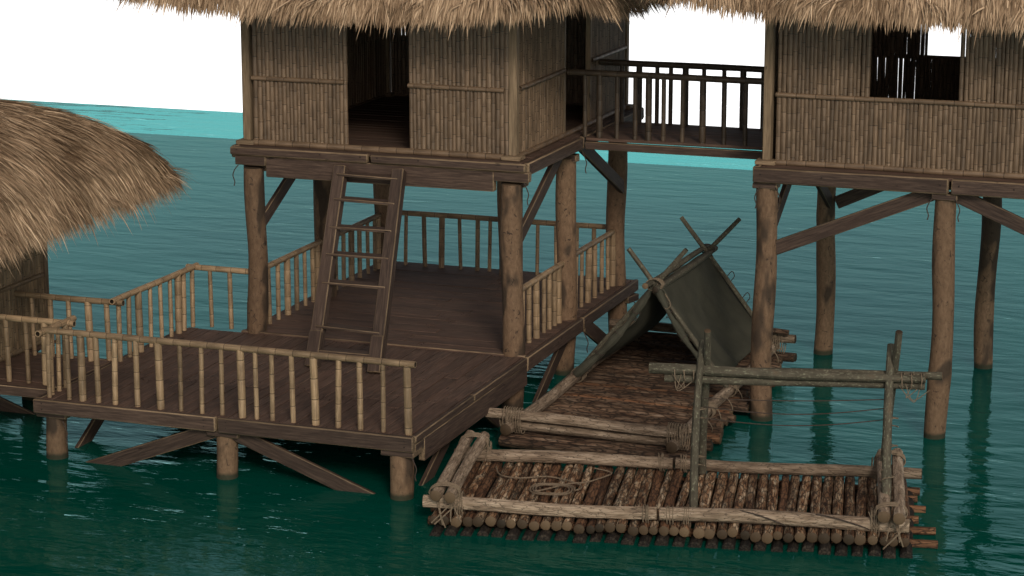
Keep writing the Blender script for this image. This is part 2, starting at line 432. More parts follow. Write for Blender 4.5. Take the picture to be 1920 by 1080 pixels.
def planks(parent,x0,x1,y0,y1,ztop,axis,wid=.2,th=.045,split=None,name='deck',holes=()):
    """one deck of boards with gaps, slight height and length differences"""
    b=MB()
    lo,hi=(x0,x1) if axis=='y' else (y0,y1); a0,a1=(y0,y1) if axis=='y' else (x0,x1)
    c=lo
    while c<hi-.02:
        ww=min(wid*R.uniform(.8,1.2),hi-c)
        if hi-c-ww<.06: ww=hi-c
        cuts=[a0,a1]
        if split is not None:
            cuts=[a0]+[s_+R.choice((-.35,-.12,.0,.12,.3)) for s_ in split]+[a1]
        for i in range(len(cuts)-1):
            z_=ztop-th/2+R.uniform(-.005,.004)
            t=R.uniform(-.003,.003)
            if axis=='y': b.beam((c+ww/2,cuts[i]+.004,z_),(c+ww/2,cuts[i+1]-.004,z_+t),ww-.008,th,bev=.004,edge=0)
            else: b.beam((cuts[i]+.004,c+ww/2,z_),(cuts[i+1]-.004,c+ww/2,z_+t),ww-.008,th,bev=.004,edge=0)
            for e in (cuts[i]+.07,cuts[i+1]-.07):
                for k in(.28,.72):
                    if R.random()<.7:
                        pp=(c+ww*k,e,ztop) if axis=='y' else (e,c+ww*k,ztop)
                        b.nail(pp,(0,0,1),.008)
        c+=ww
    return b.build(name,DK,parent)
BALK={}
def railing(name,label,group,axis,fixed,a0,a1,pos,zd=.95,zr=1.95,r=.048,ends=(.06,.06),mats=None,handr=True,cat='railing'):
    mats=mats or RM
    P=lambda a,z_:(a,fixed,z_) if axis=='x' else (fixed,a,z_)
    t=thing(name,label,cat,P((a0+a1)/2,zd),group)
    b=MB(); b.cane(P(a0-ends[0],zr),P(a1+ends[1],zr-.004),r,14,hollow=True,gap=.27); b.build('handrail',mats,t)
    for i,a in enumerate(pos):
        rr=.058 if i%4==(len(name)%4) else R.choice((.036,.040,.044))
        b=MB(); dz=R.uniform(-.012,.012)
        b.cane(P(a+dz,zd-.01),P(a-dz,zr-r*.55),rr*.95,10,gap=R.uniform(.2,.3)); b.build('baluster',mats,t)
    return t
def wall(parent,axis,fixed,a0,a1,z0,z1,zmid,face,openings=(),gapp=.0,name='bamboo_wall',mats=BM,midr=.037,lowgap=False):
    """panel of upright canes in two tiers with sill, middle and top canes; face = outward sign"""
    b=MB(); P=lambda a,z_,d=0.:(a,fixed+d,z_) if axis=='x' else (fixed+d,a,z_)
    a=a0+.03
    while a<a1-.02:
        rr=R.uniform(.031,.045)
        cx=a+rr
        for za,zb in((z0+.05,zmid),(zmid,z1)):
            segs=[(za,zb)]
            for (o0,o1,oz0,oz1) in openings:
                if o0-rr*.6<cx<o1+rr*.6:
                    ns=[]
                    for s0,s1 in segs:
                        if oz1<=s0 or oz0>=s1: ns.append((s0,s1));continue
                        if oz0>s0+.05:ns.append((s0,oz0))
                        if oz1<s1-.05:ns.append((oz1,s1))
                    segs=ns
            for s0,s1 in segs:
                r2=rr*(.80 if ((lowgap or za>=zmid-.01) and R.random()<gapp) else 1.02)
                jx=R.uniform(-.005,.005)
                b.cane(P(cx+jx,s0),P(cx-jx,s1),r2,8,gap=R.uniform(.2,.33),rnd=R.random())
        a+=2*rr-.007
    w=b.build(name,mats,parent)
    def runs(zz):
        rs=[(a0,a1)]
        for (o0,o1,oz0,oz1) in openings:
            if oz0+.02<zz<oz1-.02:
                n=[]
                for s0,s1 in rs:
                    if o0>s0:n.append((s0,min(o0,s1)))
                    if o1<s1:n.append((max(o1,s0),s1))
                rs=n
        return rs
    for zz,rr,d in((z0+.035,.048,.02*face),(zmid,midr,.042*face),(z1-.1,.04,.042*face)):
        for s0,s1 in runs(zz):
            if s1-s0<.1: continue
            b=MB(); b.cane(P(s0+.03,zz,d),P(s1-.03,zz,d),rr,12,hollow=True,gap=.3,rnd=.62); b.build('cross_cane',mats,w)
    return w
# ------------------------------------------------------------------ thatch
def thatch(parent,x0,x1,y0,y1,ze,prof,lift,nblades,wid,ln,lowband,seed,dense=None,name='thatch_roof',edgeblades=6000,droop=.12,stray=.12,slmax=1.25):
    rs=np.random.RandomState(seed)
    H=min(x1-x0,y1-y0)/2
    pd=np.array([p[0] for p in prof]);pz=np.array([p[1] for p in prof])
    def height(x,y):
        d=np.minimum(np.minimum(x-x0,x1-x),np.minimum(y-y0,y1-y))
        ds=np.sort(np.stack([x-x0,x1-x,y-y0,y1-y]),axis=0)
        z=ze+np.interp(d,pd,pz)
        cd=np.clip(ds[1],0,None)
        return z+lift*np.exp(-(ds[0].clip(0)+cd)/1.1)
    # packed core
    nx=int((x1-x0)/.22)+1;ny=int((y1-y0)/.22)+1
    gx,gy=np.meshgrid(np.linspace(x0+.04,x1-.04,nx),np.linspace(y0+.04,y1-.04,ny),indexing='ij')
    gz=height(gx,gy)
    b=MB();top=[];N_=nx*ny
    vs=[(gx[i,j],gy[i,j],gz[i,j]-.05) for i in range(nx) for j in range(ny)]+[(gx[i,j],gy[i,j],gz[i,j]-.20) for i in range(nx) for j in range(ny)]
    fs=[]
    I=lambda i,j:i*ny+j
    for i in range(nx-1):
        for j in range(ny-1):
            fs.append((I(i,j),I(i+1,j),I(i+1,j+1),I(i,j+1)));fs.append((N_+I(i,j),N_+I(i,j+1),N_+I(i+1,j+1),N_+I(i+1,j)))
    for i in range(nx-1):
        for j,fl in((0,1),(ny-1,0)):
            k=(I(i,j),N_+I(i,j),N_+I(i+1,j),I(i+1,j));fs.append(k if fl else k[::-1])
    for j in range(ny-1):
        for i,fl in((0,0),(nx-1,1)):
            k=(I(i,j),N_+I(i,j),N_+I(i,j+1),I(i,j+1));fs.append(k if fl else k[::-1])
    b.add(vs,fs,vs,.5,0)
    roof=b.build(name,['thatch'],parent)
    # blades
    def sample(n,band):
        xs=[];ys=[];c=0
        while c<n:
            x=rs.uniform(x0,x1,n*3);y=rs.uniform(y0,y1,n*3)
            d=np.minimum(np.minimum(x-x0,x1-x),np.minimum(y-y0,y1-y))
            k=d<band if band else np.ones(len(x),bool)
            if dense is not None:
                k&=rs.rand(len(x))<dense(x,y)
            xs.append(x[k]);ys.append(y[k]);c+=k.sum()
        return np.concatenate(xs)[:n],np.concatenate(ys)[:n]
    xa,ya=sample(nblades,None); xb,yb=sample(int(nblades*lowband),.55); xc,yc=sample(edgeblades,.10)
    x=np.concatenate([xa,xb,xc]);y=np.concatenate([ya,yb,yc]);n=len(x)
    D=np.stack([x-x0,x1-x,y-y0,y1-y]);dm=D.min(0)
    W=np.exp(-(D-dm)/.45);W/=W.sum(0)
    ox=-W[0]+W[1];oy=-W[2]+W[3]
    # clumps comb neighbouring blades the same way
    ang=(.20*np.sin(x*2.3+1.1*np.sin(y*1.7))+.16*np.sin(y*3.1+x*1.3+2)+.10*np.sin(x*7.1+y*5.3))+rs.normal(0,stray,n)
    ca,sa=np.cos(ang),np.sin(ang); ox,oy=ox*ca-oy*sa,ox*sa+oy*ca
    nn=np.hypot(ox,oy)+1e-6;ox/=nn;oy/=nn
    e=.06
    z=height(x,y); z2=height(np.clip(x+ox*e,x0,x1),np.clip(y+oy*e,y0,y1))
    mv=np.hypot(np.clip(x+ox*e,x0,x1)-x,np.clip(y+oy*e,y0,y1)-y)
    sl=np.where(mv>.02,(z2-z)/np.maximum(mv,.02),-(pz[1]-pz[0])/(pd[1]-pd[0]))
    sl=np.clip(sl,-slmax,.1)
    L=rs.uniform(*ln,n)*np.where(rs.rand(n)<.04,1.35,1)
    T=np.stack([ox,oy,sl],1);T/=np.linalg.norm(T,axis=1)[:,None]
    edge=np.clip(1-dm/.5,0,1)
    rise=rs.uniform(.01,.10,n)+.05*rs.rand(n)**4
    dr=droop*(.15+edge)*rs.uniform(.5,1.3,n)
    P0=np.stack([x,y,z-.04+rs.uniform(-.02,.05,n)],1)-T*(L*.15)[:,None]
    side=np.cross(T,np.array([0,0,1.]));side/=np.linalg.norm(side,axis=1)[:,None]+1e-6
    nrm=np.cross(side,T)
    roll=rs.uniform(-.7,.7,n);wv=side*np.cos(roll)[:,None]+nrm*np.sin(roll)[:,None]
    wd=wid*rs.uniform(.6,1.35,n)
    ts=[0,.38,.72,1.];wk=[.7,1.,.75,.06]
    bend=rs.normal(0,.05,n)
    V=np.zeros((n,8,3),np.float32)
    for i,(t,k) in enumerate(zip(ts,wk)):
        C=P0+T*(L*t)[:,None]+nrm*(L*rise*math.sin(min(t,1)*2.2))[:,None]+side*(bend*L*t*t)[:,None]
        C[:,2]-=dr*L*t*t
        V[:,2*i]=C-wv*(wd*k/2)[:,None];V[:,2*i+1]=C+wv*(wd*k/2)[:,None]
    o=off(parent);V-=np.array(o,np.float32)
    me=bpy.data.meshes.new('straw_blades')
    base=(np.arange(n)*8)[:,None]
    qd=np.array([[0,1,3,2],[2,3,5,4],[4,5,7,6]]).ravel()
    loops=(base+qd[None,:]).ravel().astype(np.int32)
    me.vertices.add(n*8);me.vertices.foreach_set('co',V.ravel())
    me.loops.add(len(loops));me.loops.foreach_set('vertex_index',loops)
    me.polygons.add(n*3);me.polygons.foreach_set('loop_start',np.arange(0,len(loops),4,dtype=np.int32))
    me.polygons.foreach_set('loop_total',np.full(n*3,4,dtype=np.int32))
    me.update(calc_edges=True)
    rr=np.clip(rs.beta(2.,2.1,n)+.10*np.sin(x*4+y*3),0,1)
    a=me.attributes.new('rnd','FLOAT','POINT');a.data.foreach_set('value',np.repeat(rr,8).astype(np.float32))
    me.materials.append(M['straw'])
    ob=bpy.data.objects.new('straw_blades',me);COL.objects.link(ob);ob.parent=roof;OFF[ob.name]=o
    ob['kind']='stuff'
    return roof

# ------------------------------------------------------------------ front platform
ZD=.95
fp=thing('landing_platform','low plank platform at the front left, its floor boards running away from the viewer','platform',(-3,2.4,0))
planks(fp,-5.9,-.06,.06,4.72,ZD,'y',.21,.045,split=[1.7,3.3])
b=MB(); b.beam((-6.0,.02,.845),(-3.02,.02,.85),.09,.215,bev=.016); [b.nail((x_,-.026,.85+dz),(0,-1,0)) for x_ in(-5.85,-3.2) for dz in(-.04,.05)]; b.build('edge_board',WD,fp)
b=MB(); b.beam((-2.98,.02,.84),(.03,.02,.845),.09,.225,bev=.016); [b.nail((x_,-.026,.85+dz),(0,-1,0)) for x_ in(-2.85,-.1) for dz in(-.04,.05)]; b.build('edge_board',WD,fp)
b=MB(); b.beam((.0,.07,.90),(.0,2.35,.90),.085,.11,bev=.014); b.build('edge_board',WD,fp)
b=MB(); b.beam((.0,2.38,.90),(.0,4.70,.90),.085,.11,bev=.014); b.build('edge_board',WD,fp)
b=MB(); b.beam((-.02,.42,.67),(-.02,4.74,.67),.10,.34,bev=.012); b.build('side_beam',WD,fp)
b=MB(); b.beam((-.025,.10,.76),(-.025,.419,.76),.10,.14,bev=.01); b.build('side_beam',WD,fp)
b=MB(); b.beam((-5.96,.07,.85),(-5.96,4.72,.85),.09,.2,bev=.012); b.build('side_beam',WD,fp)
for y_ in(.18,2.5,4.6):
    b=MB(); b.beam((-5.85,y_+.10,.80),(-.12,y_+.10,.80),.10,.16,bev=.01); b.build('joist',WD,fp)
for x_,y_ in((-5.78,.27),(-2.95,.22),(-.22,.18),(-5.78,4.5),(-2.95,4.5)):
    stilt(fp,x_,y_,-2.2,.66,.165); cap(fp,x_,y_,.745,.34,.10,.50)
wiretie(fp,-5.58,.1,.62); wiretie(fp,-.02,.05,.66)
brace(fp,(-3.05,.16,.74),(-5.65,.22,-.26),.07,.22)
brace(fp,(-2.85,.16,.72),(-.65,.24,-.12),.07,.22)
brace(fp,(-5.78,2.35,.74),(-5.78,.55,-.25),.07,.22,(1,0,0))
brace(fp,(-.2,2.5,.74),(-.2,.55,-.25),.07,.22,(1,0,0))
brace(fp,(-.2,2.9,.74),(-.2,4.7,-.3),.07,.22,(1,0,0))
# ------------------------------------------------------------------ rear platform under the hut
rp=thing('stilt_platform','low plank platform under the middle hut, its dark boards running crosswise','platform',(-2.5,7.7,0))
planks(rp,-4.9,-.06,4.86,10.62,ZD+.012,'x',.23,.045,split=[-2.2])
b=MB(); b.beam((-4.95,4.79,.945),(-.02,4.79,.945),.11,.06,bev=.012); b.build('threshold_board',['deck','edge','nail'],rp)
b=MB(); b.beam((.0,4.74,.84),(.0,7.52,.84),.09,.23,bev=.016); [b.nail((.047,y_,.86),(1,0,0)) for y_ in(4.9,6.2,7.4)]; b.build('edge_board',WD,rp)
b=MB(); b.beam((.0,7.56,.86),(.0,10.70,.86),.09,.20,bev=.016); [b.nail((.047,y_,.88),(1,0,0)) for y_ in(7.7,9.1,10.55)]; b.build('edge_board',WD,rp)
b=MB(); b.beam((-4.93,10.66,.85),(-.045,10.66,.85),.09,.2,bev=.012); b.build('edge_board',WD,rp)
b=MB(); b.beam((-4.93,4.86,.85),(-4.93,10.6,.85),.09,.2,bev=.012); b.build('edge_board',WD,rp)
for y_ in(5.3,7.5,10.2):
    b=MB(); b.beam((-4.85,y_,.80),(.02,y_,.80),.12,.16,bev=.01); b.build('joist',WD,rp)
brace(rp,(-.14,7.15,.74),(-.14,5.2,-.30),.07,.22,(1,0,0))
brace(rp,(-.02,7.75,.80),(-.02,9.3,.02),.07,.26,(1,0,0))
wiretie(rp,.06,10.3,.68); wiretie(rp,.06,7.5,.72)
b=MB(); b.beam((-.03,10.15,.69),(.06,10.5,.69),.12,.12,bev=.01); b.build('joist',WD,rp)
# left walkway
wk=thing('plank_walkway','plank walkway leading from the low thatched hut to the front platform','walkway',(-8,1.5,0))
planks(wk,-10.5,-6.02,.62,2.42,ZD-.02,'x',.24,.045)
b=MB(); b.beam((-10.5,.58,.86),(-6.03,.58,.86),.07,.15,bev=.01); b.build('edge_board',WD,wk)
b=MB(); b.beam((-10.5,2.46,.86),(-6.03,2.46,.86),.07,.15,bev=.01); b.build('edge_board',WD,wk)
b=MB(); b.beam((-9.9,2.2,.75),(-7.35,2.2,-.12),.07,.25,bev=.01); b.build('brace',WD,wk)
b=MB(); b.beam((-6.02,.62,.958),(-6.02,2.3,.958),.10,.03,bev=.008); b.build('threshold_board',['deck','edge','nail'],wk)
stilt(wk,-10.4,1.5,-2.2,.8,.16)

G='bamboo railings round the platforms'
railing('bamboo_railing','long pale bamboo railing along the front edge of the front platform',G,'x',.15,-5.86,-.07,[-5.8,-5.48,-5.26,-5.0,-4.7,-4.35,-3.98,-3.64,-3.3,-2.98,-2.67,-2.44,-2.19,-1.87,-1.53,-1.16,-.83,-.48,-.11],zr=1.965,ends=(.02,.08))
railing('bamboo_railing','very short bamboo railing at the front left corner of the front platform',G,'y',-5.86,.1,.95,[.30,.52,.74],zr=1.95,ends=(.12,.06))
railing('bamboo_railing','bamboo railing on the near side of the left walkway',G,'x',.78,-10.2,-5.78,[-9.9,-9.5,-9.15,-8.8,-8.4,-8.0,-7.59,-7.23,-6.89,-6.55,-6.24],zr=1.93)
railing('bamboo_railing','bamboo railing on the far side of the left walkway, beside the low hut',G,'x',2.3,-10.2,-5.80,[-9.9,-9.6,-9.2,-8.85,-8.48,-8.08,-7.7,-7.36,-7.04,-6.7,-6.35,-6.03],zr=1.91)
railing('bamboo_railing','bamboo railing along the left edge of the front platform',G,'y',-5.86,2.22,4.95,[2.36,2.68,3.01,3.37,3.72,4.05,4.31,4.5,4.82],zr=1.95)
railing('bamboo_railing','short bamboo railing with two balusters left of the dark front hut post',G,'x',4.93,-5.95,-4.85,[-5.58,-5.22],zr=1.93)
railing('bamboo_railing','bamboo railing just right of the left front hut post, left of the ladder',G,'y',-4.73,5.2,7.38,[5.35,5.72,6.08,6.44,6.78,7.1,7.3],zr=1.95)
railing('bamboo_railing','bamboo railing seen behind the ladder rungs',G,'y',-4.72,7.85,10.3,[8.04,8.39,8.74,9.1,9.47,9.79,9.96,10.2],zr=1.95)
railing('bamboo_railing','long bamboo railing along the far edge of the platform under the middle hut',G,'x',10.42,-4.45,-.55,[-4.36,-3.99,-3.65,-3.29,-2.95,-2.71,-2.45,-2.14,-1.79,-1.43,-1.06,-.72],zr=1.94)
railing('bamboo_railing','bamboo railing between the front and middle posts on the right edge of the platform',G,'y',-.25,5.18,7.2,[5.31,5.61,5.95,6.34,6.6,6.86,7.08],zr=1.93)
railing('bamboo_railing','bamboo railing near the far right corner of the platform, behind the tent raft',G,'y',-.25,7.72,10.1,[8.0,8.3,8.67,9.03,9.43,9.77,10.05],zr=1.95)

# ------------------------------------------------------------------ ladder
ld=thing('wooden_ladder','heavy dark wooden ladder leaning from the front platform up to the middle hut door','ladder',(-2.55,3.4,.95))
sY=lambda z_:3.05+(z_-.95)*.525
for xb,xt in((-2.88,-3.03),(-1.83,-2.04)):
    lx=lambda z_:xb+(xt-xb)*(z_-.95)/2.9
    b=MB(); b.beam((lx(1.42),sY(1.42),1.42),(lx(3.84),sY(3.84),3.84),.20,.17,up=(0,-1,.4),bev=.014)
    b.build('side_rail',WD,ld)
    b=MB(); b.beam((lx(.95)-.008,sY(.952)-.02,.955),(lx(1.45)-.006,sY(1.45)-.014,1.46),.21,.185,up=(0,-1,.4),bev=.014)
    b.build('side_rail_foot',WD,ld)
for z_ in(3.72,3.36,2.96,2.57,2.16,1.53,1.2):
    t_=(z_-.95)/2.9; dz=R.uniform(-.012,.012)
    b=MB(); b.beam((-2.90-.15*t_,sY(z_)+.02,z_+.01+dz),(-1.81-.21*t_,sY(z_)+.02,z_-dz),.24,.042,bev=.009,warp=.003); b.build('rung',WD,ld)

# ------------------------------------------------------------------ tall huts
Z1=4.04
def hutbase(h,x0,x1,y0,y1,front,fh):
    for i,(a,c) in enumerate(front):
        b=MB(); zz=Z1-fh/2; b.beam((a,y0,zz),(c,y0,zz-.008*(i%2)),.10,fh,bev=.02)
        for x_ in(a+.12,(a+c)/2+R.uniform(-.5,.5),c-.12): b.nail((x_,y0-.052,zz+.02),(0,-1,0),.014)
        b.build('edge_board',WD,h)
    ym=(y0+y1)/2
    for x_ in(x0+.02,x1-.02):
        for s0,s1 in((y0+.06,ym-.4),(ym-.37,y1-.06)):
            b=MB(); b.beam((x_,s0,Z1-.10),(x_,s1,Z1-.10),.10,.2,bev=.018)
            sg=1 if x_>0.5*(x0+x1) else -1
            for y_ in(s0+.12,s1-.12): b.nail((x_+sg*.052,y_,Z1-.08),(sg,0,0),.014)
            b.build('edge_board',WD,h)
    b=MB(); b.beam((x0,y1,Z1-.1),(x1,y1,Z1-.1),.10,.2,bev=.018); b.build('edge_board',WD,h)
    planks(h,x0+.09,x1-.09,y0+.06,y1-.06,Z1-.004,'x',.24,.05,name='floor')
    n=4
    for i in range(n+1):
        y_=y0+.35+(y1-y0-.7)*i/n
        b=MB(); b.beam((x0+.1,y_,Z1-.14),(x1-.1,y_,Z1-.14),.12,.17,bev=.01); b.build('joist',WD,h)
def corner(h,x_,y_,z1,w=.14):
    b=MB(); b.beam((x_,y_,Z1+.06),(x_,y_,z1),w,w,up=(0,1,0),bev=.014); o=b.build('corner_post',['post','edge'],h)
    b=MB(); b.beam((x_-.16,y_-.03,Z1+.03),(x_+.16,y_-.03,Z1+.03),.26,.07,bev=.012); b.build('post_foot',['post','edge'],o)
PROF=[(0,0),(.15,.28),(.4,.60),(.9,1.0),(1.5,1.35),(2.4,1.75),(4.5,2.5)]
h1=thing('stilt_hut','tall middle bamboo hut on stilts, open doorway facing the ladder','hut',(-2.55,7.8,0),'tall stilt huts')
hutbase(h1,-5.02,.02,4.70,10.95,[(-5.02,-2.62),(-2.57,.02)],.135)
b=MB(); b.beam((-4.42,4.78,3.73),(-.52,4.78,3.73),.14,.33,bev=.014); b.build('front_beam',WD,h1)
b=MB(); b.beam((-4.96,4.77,3.815),(-4.422,4.77,3.815),.14,.155,bev=.012); b.build('front_beam',WD,h1)
b=MB(); b.beam((-.518,4.77,3.815),(.06,4.77,3.815),.14,.155,bev=.012); b.build('front_beam',WD,h1)
for x_,y_ in((-4.7,4.85),(-.27,4.87),(-.25,7.45),(-.22,10.2),(-4.72,7.6),(-4.7,10.2),(-2.3,10.2)):
    stilt(h1,x_,y_,-2.2,3.68,.170); 
    cap(h1,x_,y_+ (.12 if y_<5 else 0),3.745,.2,.12,.4)
wiretie(h1,-4.88,4.66,3.74,-1); wiretie(h1,.0,4.66,3.74,1); wiretie(h1,.06,7.35,3.8,1)
brace(h1,(-.2,7.1,3.90),(-.2,4.98,2.80),.08,.23,(1,0,0))
brace(h1,(-.1,7.75,3.86),(-.1,10.15,2.72),.08,.23,(1,0,0))
brace(h1,(-4.7,7.3,3.82),(-4.7,4.95,2.66),.08,.22,(1,0,0))
ZT=6.85
for x_,y_ in((-4.86,5.02),(-.30,5.02),(-4.86,10.8),(-.30,10.8)): corner(h1,x_,y_,ZT)
wall(h1,'x',4.99,-4.77,-3.10,Z1,ZT,5.12,-1)
wall(h1,'x',4.99,-2.06,-.40,Z1,ZT,5.12,-1)
b=MB(); b.cane((-4.72,4.95,Z1+.035),(-.42,4.95,Z1+.035),.052,12,gap=.3,rnd=.62,hollow=True); b.build('sill_cane',BM,h1)
wall(h1,'y',-.29,5.12,10.70,Z1,ZT,5.14,1,[(7.35,8.72,Z1-.1,ZT-.3)],mats=['bam','cut','hole'])
b=MB(); b.cane((-.25,5.12,Z1+.035),(-.25,10.7,Z1+.035),.045,10,gap=.3,rnd=.62); b.build('sill_cane',BM,h1)
wall(h1,'y',-4.87,5.12,10.70,Z1,ZT,5.14,-1,gapp=.05)
wall(h1,'x',10.82,-4.81,-.40,Z1,ZT,5.12,1,gapp=.08)
for y_ in(7.35,8.72):
    b=MB(); b.beam((-.29,y_,Z1+.0),(-.29,y_,ZT),.09,.09,up=(0,1,0),bev=.01); b.build('door_post',['post','edge'],h1)
thatch(h1,-6.85,1.05,4.0,11.9,6.55,PROF,.32,24000,.025,(.34,.60),1.1,3,dense=lambda x,y:np.where((y<5.6)|(x>-.3),1.,.3),edgeblades=13000,stray=.18)

h2=thing('stilt_hut','tall right bamboo hut on stilts, square window opening with a second window seen through it','hut',(6,8.2,0),'tall stilt huts')
hutbase(h2,3.38,9.2,5.62,10.9,[(3.38,6.36),(6.40,9.2)],.24)
for x_,y_ in((3.55,5.82),(6.30,5.80),(9.05,5.80),(3.54,10.25),(6.32,10.28),(9.05,10.28)):
    stilt(h2,x_,y_,-2.2,3.74,.172 if y_<7 else .16); cap(h2,x_,y_-.05,3.80,.26,.10,.38)
wiretie(h2,3.5,5.62,3.74,-1);wiretie(h2,3.72,5.64,3.74,1);wiretie(h2,6.14,5.62,3.74,-1);wiretie(h2,6.46,5.62,3.74,1)
brace(h2,(6.12,5.80,3.78),(3.70,5.80,2.76),.08,.22)
brace(h2,(6.45,5.78,3.78),(8.9,5.78,2.76),.08,.22)
brace(h2,(3.52,8.0,3.86),(3.52,5.95,2.75),.08,.22,(1,0,0))
brace(h2,(3.6,8.1,3.86),(3.6,10.2,2.68),.08,.22,(1,0,0))
brace(h2,(6.1,10.25,3.80),(3.7,10.25,2.68),.08,.22)
for x_,y_ in((3.50,5.99),(9.0,5.99),(3.50,10.7),(9.0,10.7)): corner(h2,x_,y_,ZT)
wall(h2,'x',5.98,3.60,8.92,Z1,ZT,5.12,-1,[(5.10,6.34,5.17,6.35)],gapp=.28)
wall(h2,'y',3.48,6.1,10.6,Z1,ZT,5.12,-1,gapp=.2)
wall(h2,'y',9.02,6.1,10.6,Z1,ZT,5.12,1,gapp=.3)
wall(h2,'x',10.72,3.57,8.92,Z1,ZT,5.18,1,[(5.10,6.2,5.22,6.3)],gapp=.30,lowgap=True)
thatch(h2,1.75,10.6,4.95,12.0,6.72,PROF,.34,23000,.025,(.34,.60),1.1,4,dense=lambda x,y:np.where((y<6.6)|(x<3.3),1.,.3),edgeblades=13000,stray=.18)

# ------------------------------------------------------------------ footbridge
fb=thing('footbridge','raised footbridge with bamboo handrails joining the two tall huts','footbridge',(1.7,8.4,4))
planks(fb,.09,3.32,7.42,9.32,Z1+.0,'x',.21,.05)
b=MB(); b.beam((.09,7.44,Z1-.13),(3.32,7.44,Z1-.13),.09,.13,bev=.012); b.build('edge_beam',WD,fb)
b=MB(); b.beam((.09,9.30,Z1-.13),(3.32,9.30,Z1-.13),.09,.13,bev=.012); b.build('edge_beam',WD,fb)
for y_,xs_,zr_ in((7.50,[.05,.30,.6,.91,1.14,1.39,1.71,2.05,2.41,2.76,3.1],5.10),(9.20,[.16,.46,.78,1.02,1.28,1.6,1.95,2.28,2.62,2.95],5.06)):
    b=MB(); b.cane((-.24,y_,zr_),(3.40,y_,zr_-.005),.052,12,gap=.27,hollow=True); b.build('handrail',['bamd','cut','hole'],fb)
    for i,x_ in enumerate(xs_):
        rr=.055 if i%3==1 else .038
        b=MB(); b.cane((x_,y_,Z1-.01 if x_>.1 else Z1+.0),(x_,y_,zr_-.03),rr,10,gap=.26); b.build('baluster',['bamd','cut','hole'],fb)

# ------------------------------------------------------------------ low hut, left
h3=thing('thatched_hut','low bamboo hut at the left edge under a wide drooping thatch roof','hut',(-10,0,0))
LW=['bamw','cut','hole']
wall(h3,'y',-7.68,-1.6,3.12,.93,3.6,2.05,1,mats=LW)
wall(h3,'x',3.22,-12.2,-7.76,.93,3.6,2.05,1,mats=LW)
wall(h3,'x',-1.7,-12.2,-7.76,.93,3.6,2.05,-1,mats=LW)
for x_,y_ in((-7.68,3.2),(-7.68,-1.68)):
    b=MB(); b.beam((x_,y_,.9),(x_,y_,3.6),.13,.13,up=(0,1,0),bev=.014); b.build('corner_post',['post','edge'],h3)
planks(h3,-12.2,-7.55,-1.8,3.3,.93,'x',.24,.05,name='floor')
for x_,y_ in((-7.9,3.0),(-7.9,-1.4),(-11,3.0),(-11,-1.4)): stilt(h3,x_,y_,-2.2,.88,.165)
brace(h3,(-7.9,2.7,.75),(-7.9,.9,-.2),.07,.22,(1,0,0))
thatch(h3,-13.5,-6.33,-3.9,5.0,3.52,[(0,0),(.12,.24),(.34,.50),(.81,.84),(1.26,1.08),(1.72,1.24),(2.16,1.35),(3.6,1.6)],.0,70000,.014,(.36,.66),.25,5,
       dense=lambda x,y:np.where((y>-2.)&(x>-9.6),1.,.22),edgeblades=7000,droop=.12,stray=.14,slmax=1.2)

# ------------------------------------------------------------------ rafts
def lashcorner(parent,c,ax,u,ru,rv,turns=6,pitch=.02,r=.0085,extra=True):
    b=MB(); b.coil(c,ax,u,ru,rv,turns,pitch,r)
    if extra:
        c=Vector(c)
        for _ in range(3):
            p=[c+Vector((R.uniform(-1,1)*ru*.9,R.uniform(-1,1)*ru*.9,rv*R.uniform(.4,1.)+.01)) for _ in range(2)]
            mid=(p[0]+p[1])/2+Vector((R.uniform(-.05,.05),-ru-.03,-rv*.8))
            b.tube(smooth([p[0],mid,p[1]],5),r*.8,5,0,cap=0)
    return b.build('rope_lashing','rope',parent)
# raft with the tent
RA=thing('log_raft','log raft carrying the olive canvas tent, moored beside the platform','raft',(1.7,6,0),'log rafts')
y_=2.74
while y_<9.3:
    r_=R.uniform(.066,.088)
    x1_=3.12+R.choice((0,0,.08,.16,-.05,.22)); x0_=.30-R.uniform(0,.12)
    b=MB(); b.log((x0_,y_+r_,.145+R.uniform(-.012,.012)),(x1_,y_+r_,.14+R.uniform(-.012,.012)),r_,11,rnd=R.uniform(.0,1.))
    b.build('deck_log',['barkx' if R.random()<.92 else 'wetbark','cut'],RA); y_+=2*r_+.004
for x_ in(.7,1.7,2.7):
    b=MB(); b.log((x_,2.8,-.02),(x_,9.2,-.02),.08,10); b.build('lower_log',['wetbark','cut'],RA)
for x_ in(.37,2.93):
    b=MB(); b.log((x_,2.82,.325),(x_,9.3,.325),.092,14,taper=.96,wob=.018,rnd=.45); b.build('side_rail_log',['peel','cut'],RA)
b=MB(); b.log((-.02,3.06,.50),(2.98,3.03,.495),.086,14,wob=.016,rnd=.5); b.build('end_log',['peel','cut'],RA)
b=MB(); b.log((.48,3.12,.325),(2.82,3.12,.325),.078,12,rnd=.25); b.build('end_log',['peel','cut'],RA)
b=MB(); b.log((2.84,3.20,.49),(3.24,3.22,.47),.062,10,rnd=.5); b.build('end_log',['peel','cut'],RA)
b=MB(); b.log((.02,9.12,.50),(3.30,9.12,.50),.085,12,rnd=.1); b.build('end_log',['peel','cut'],RA)
b=MB(); b.log((.48,9.12,.325),(2.82,9.12,.325),.08,12,rnd=.1); b.build('end_log',['barkx','cut'],RA)
b=MB(); b.log((2.5,8.95,.66),(3.22,8.97,.63),.05,10,rnd=.5); b.build('end_log',['barkx','cut'],RA)
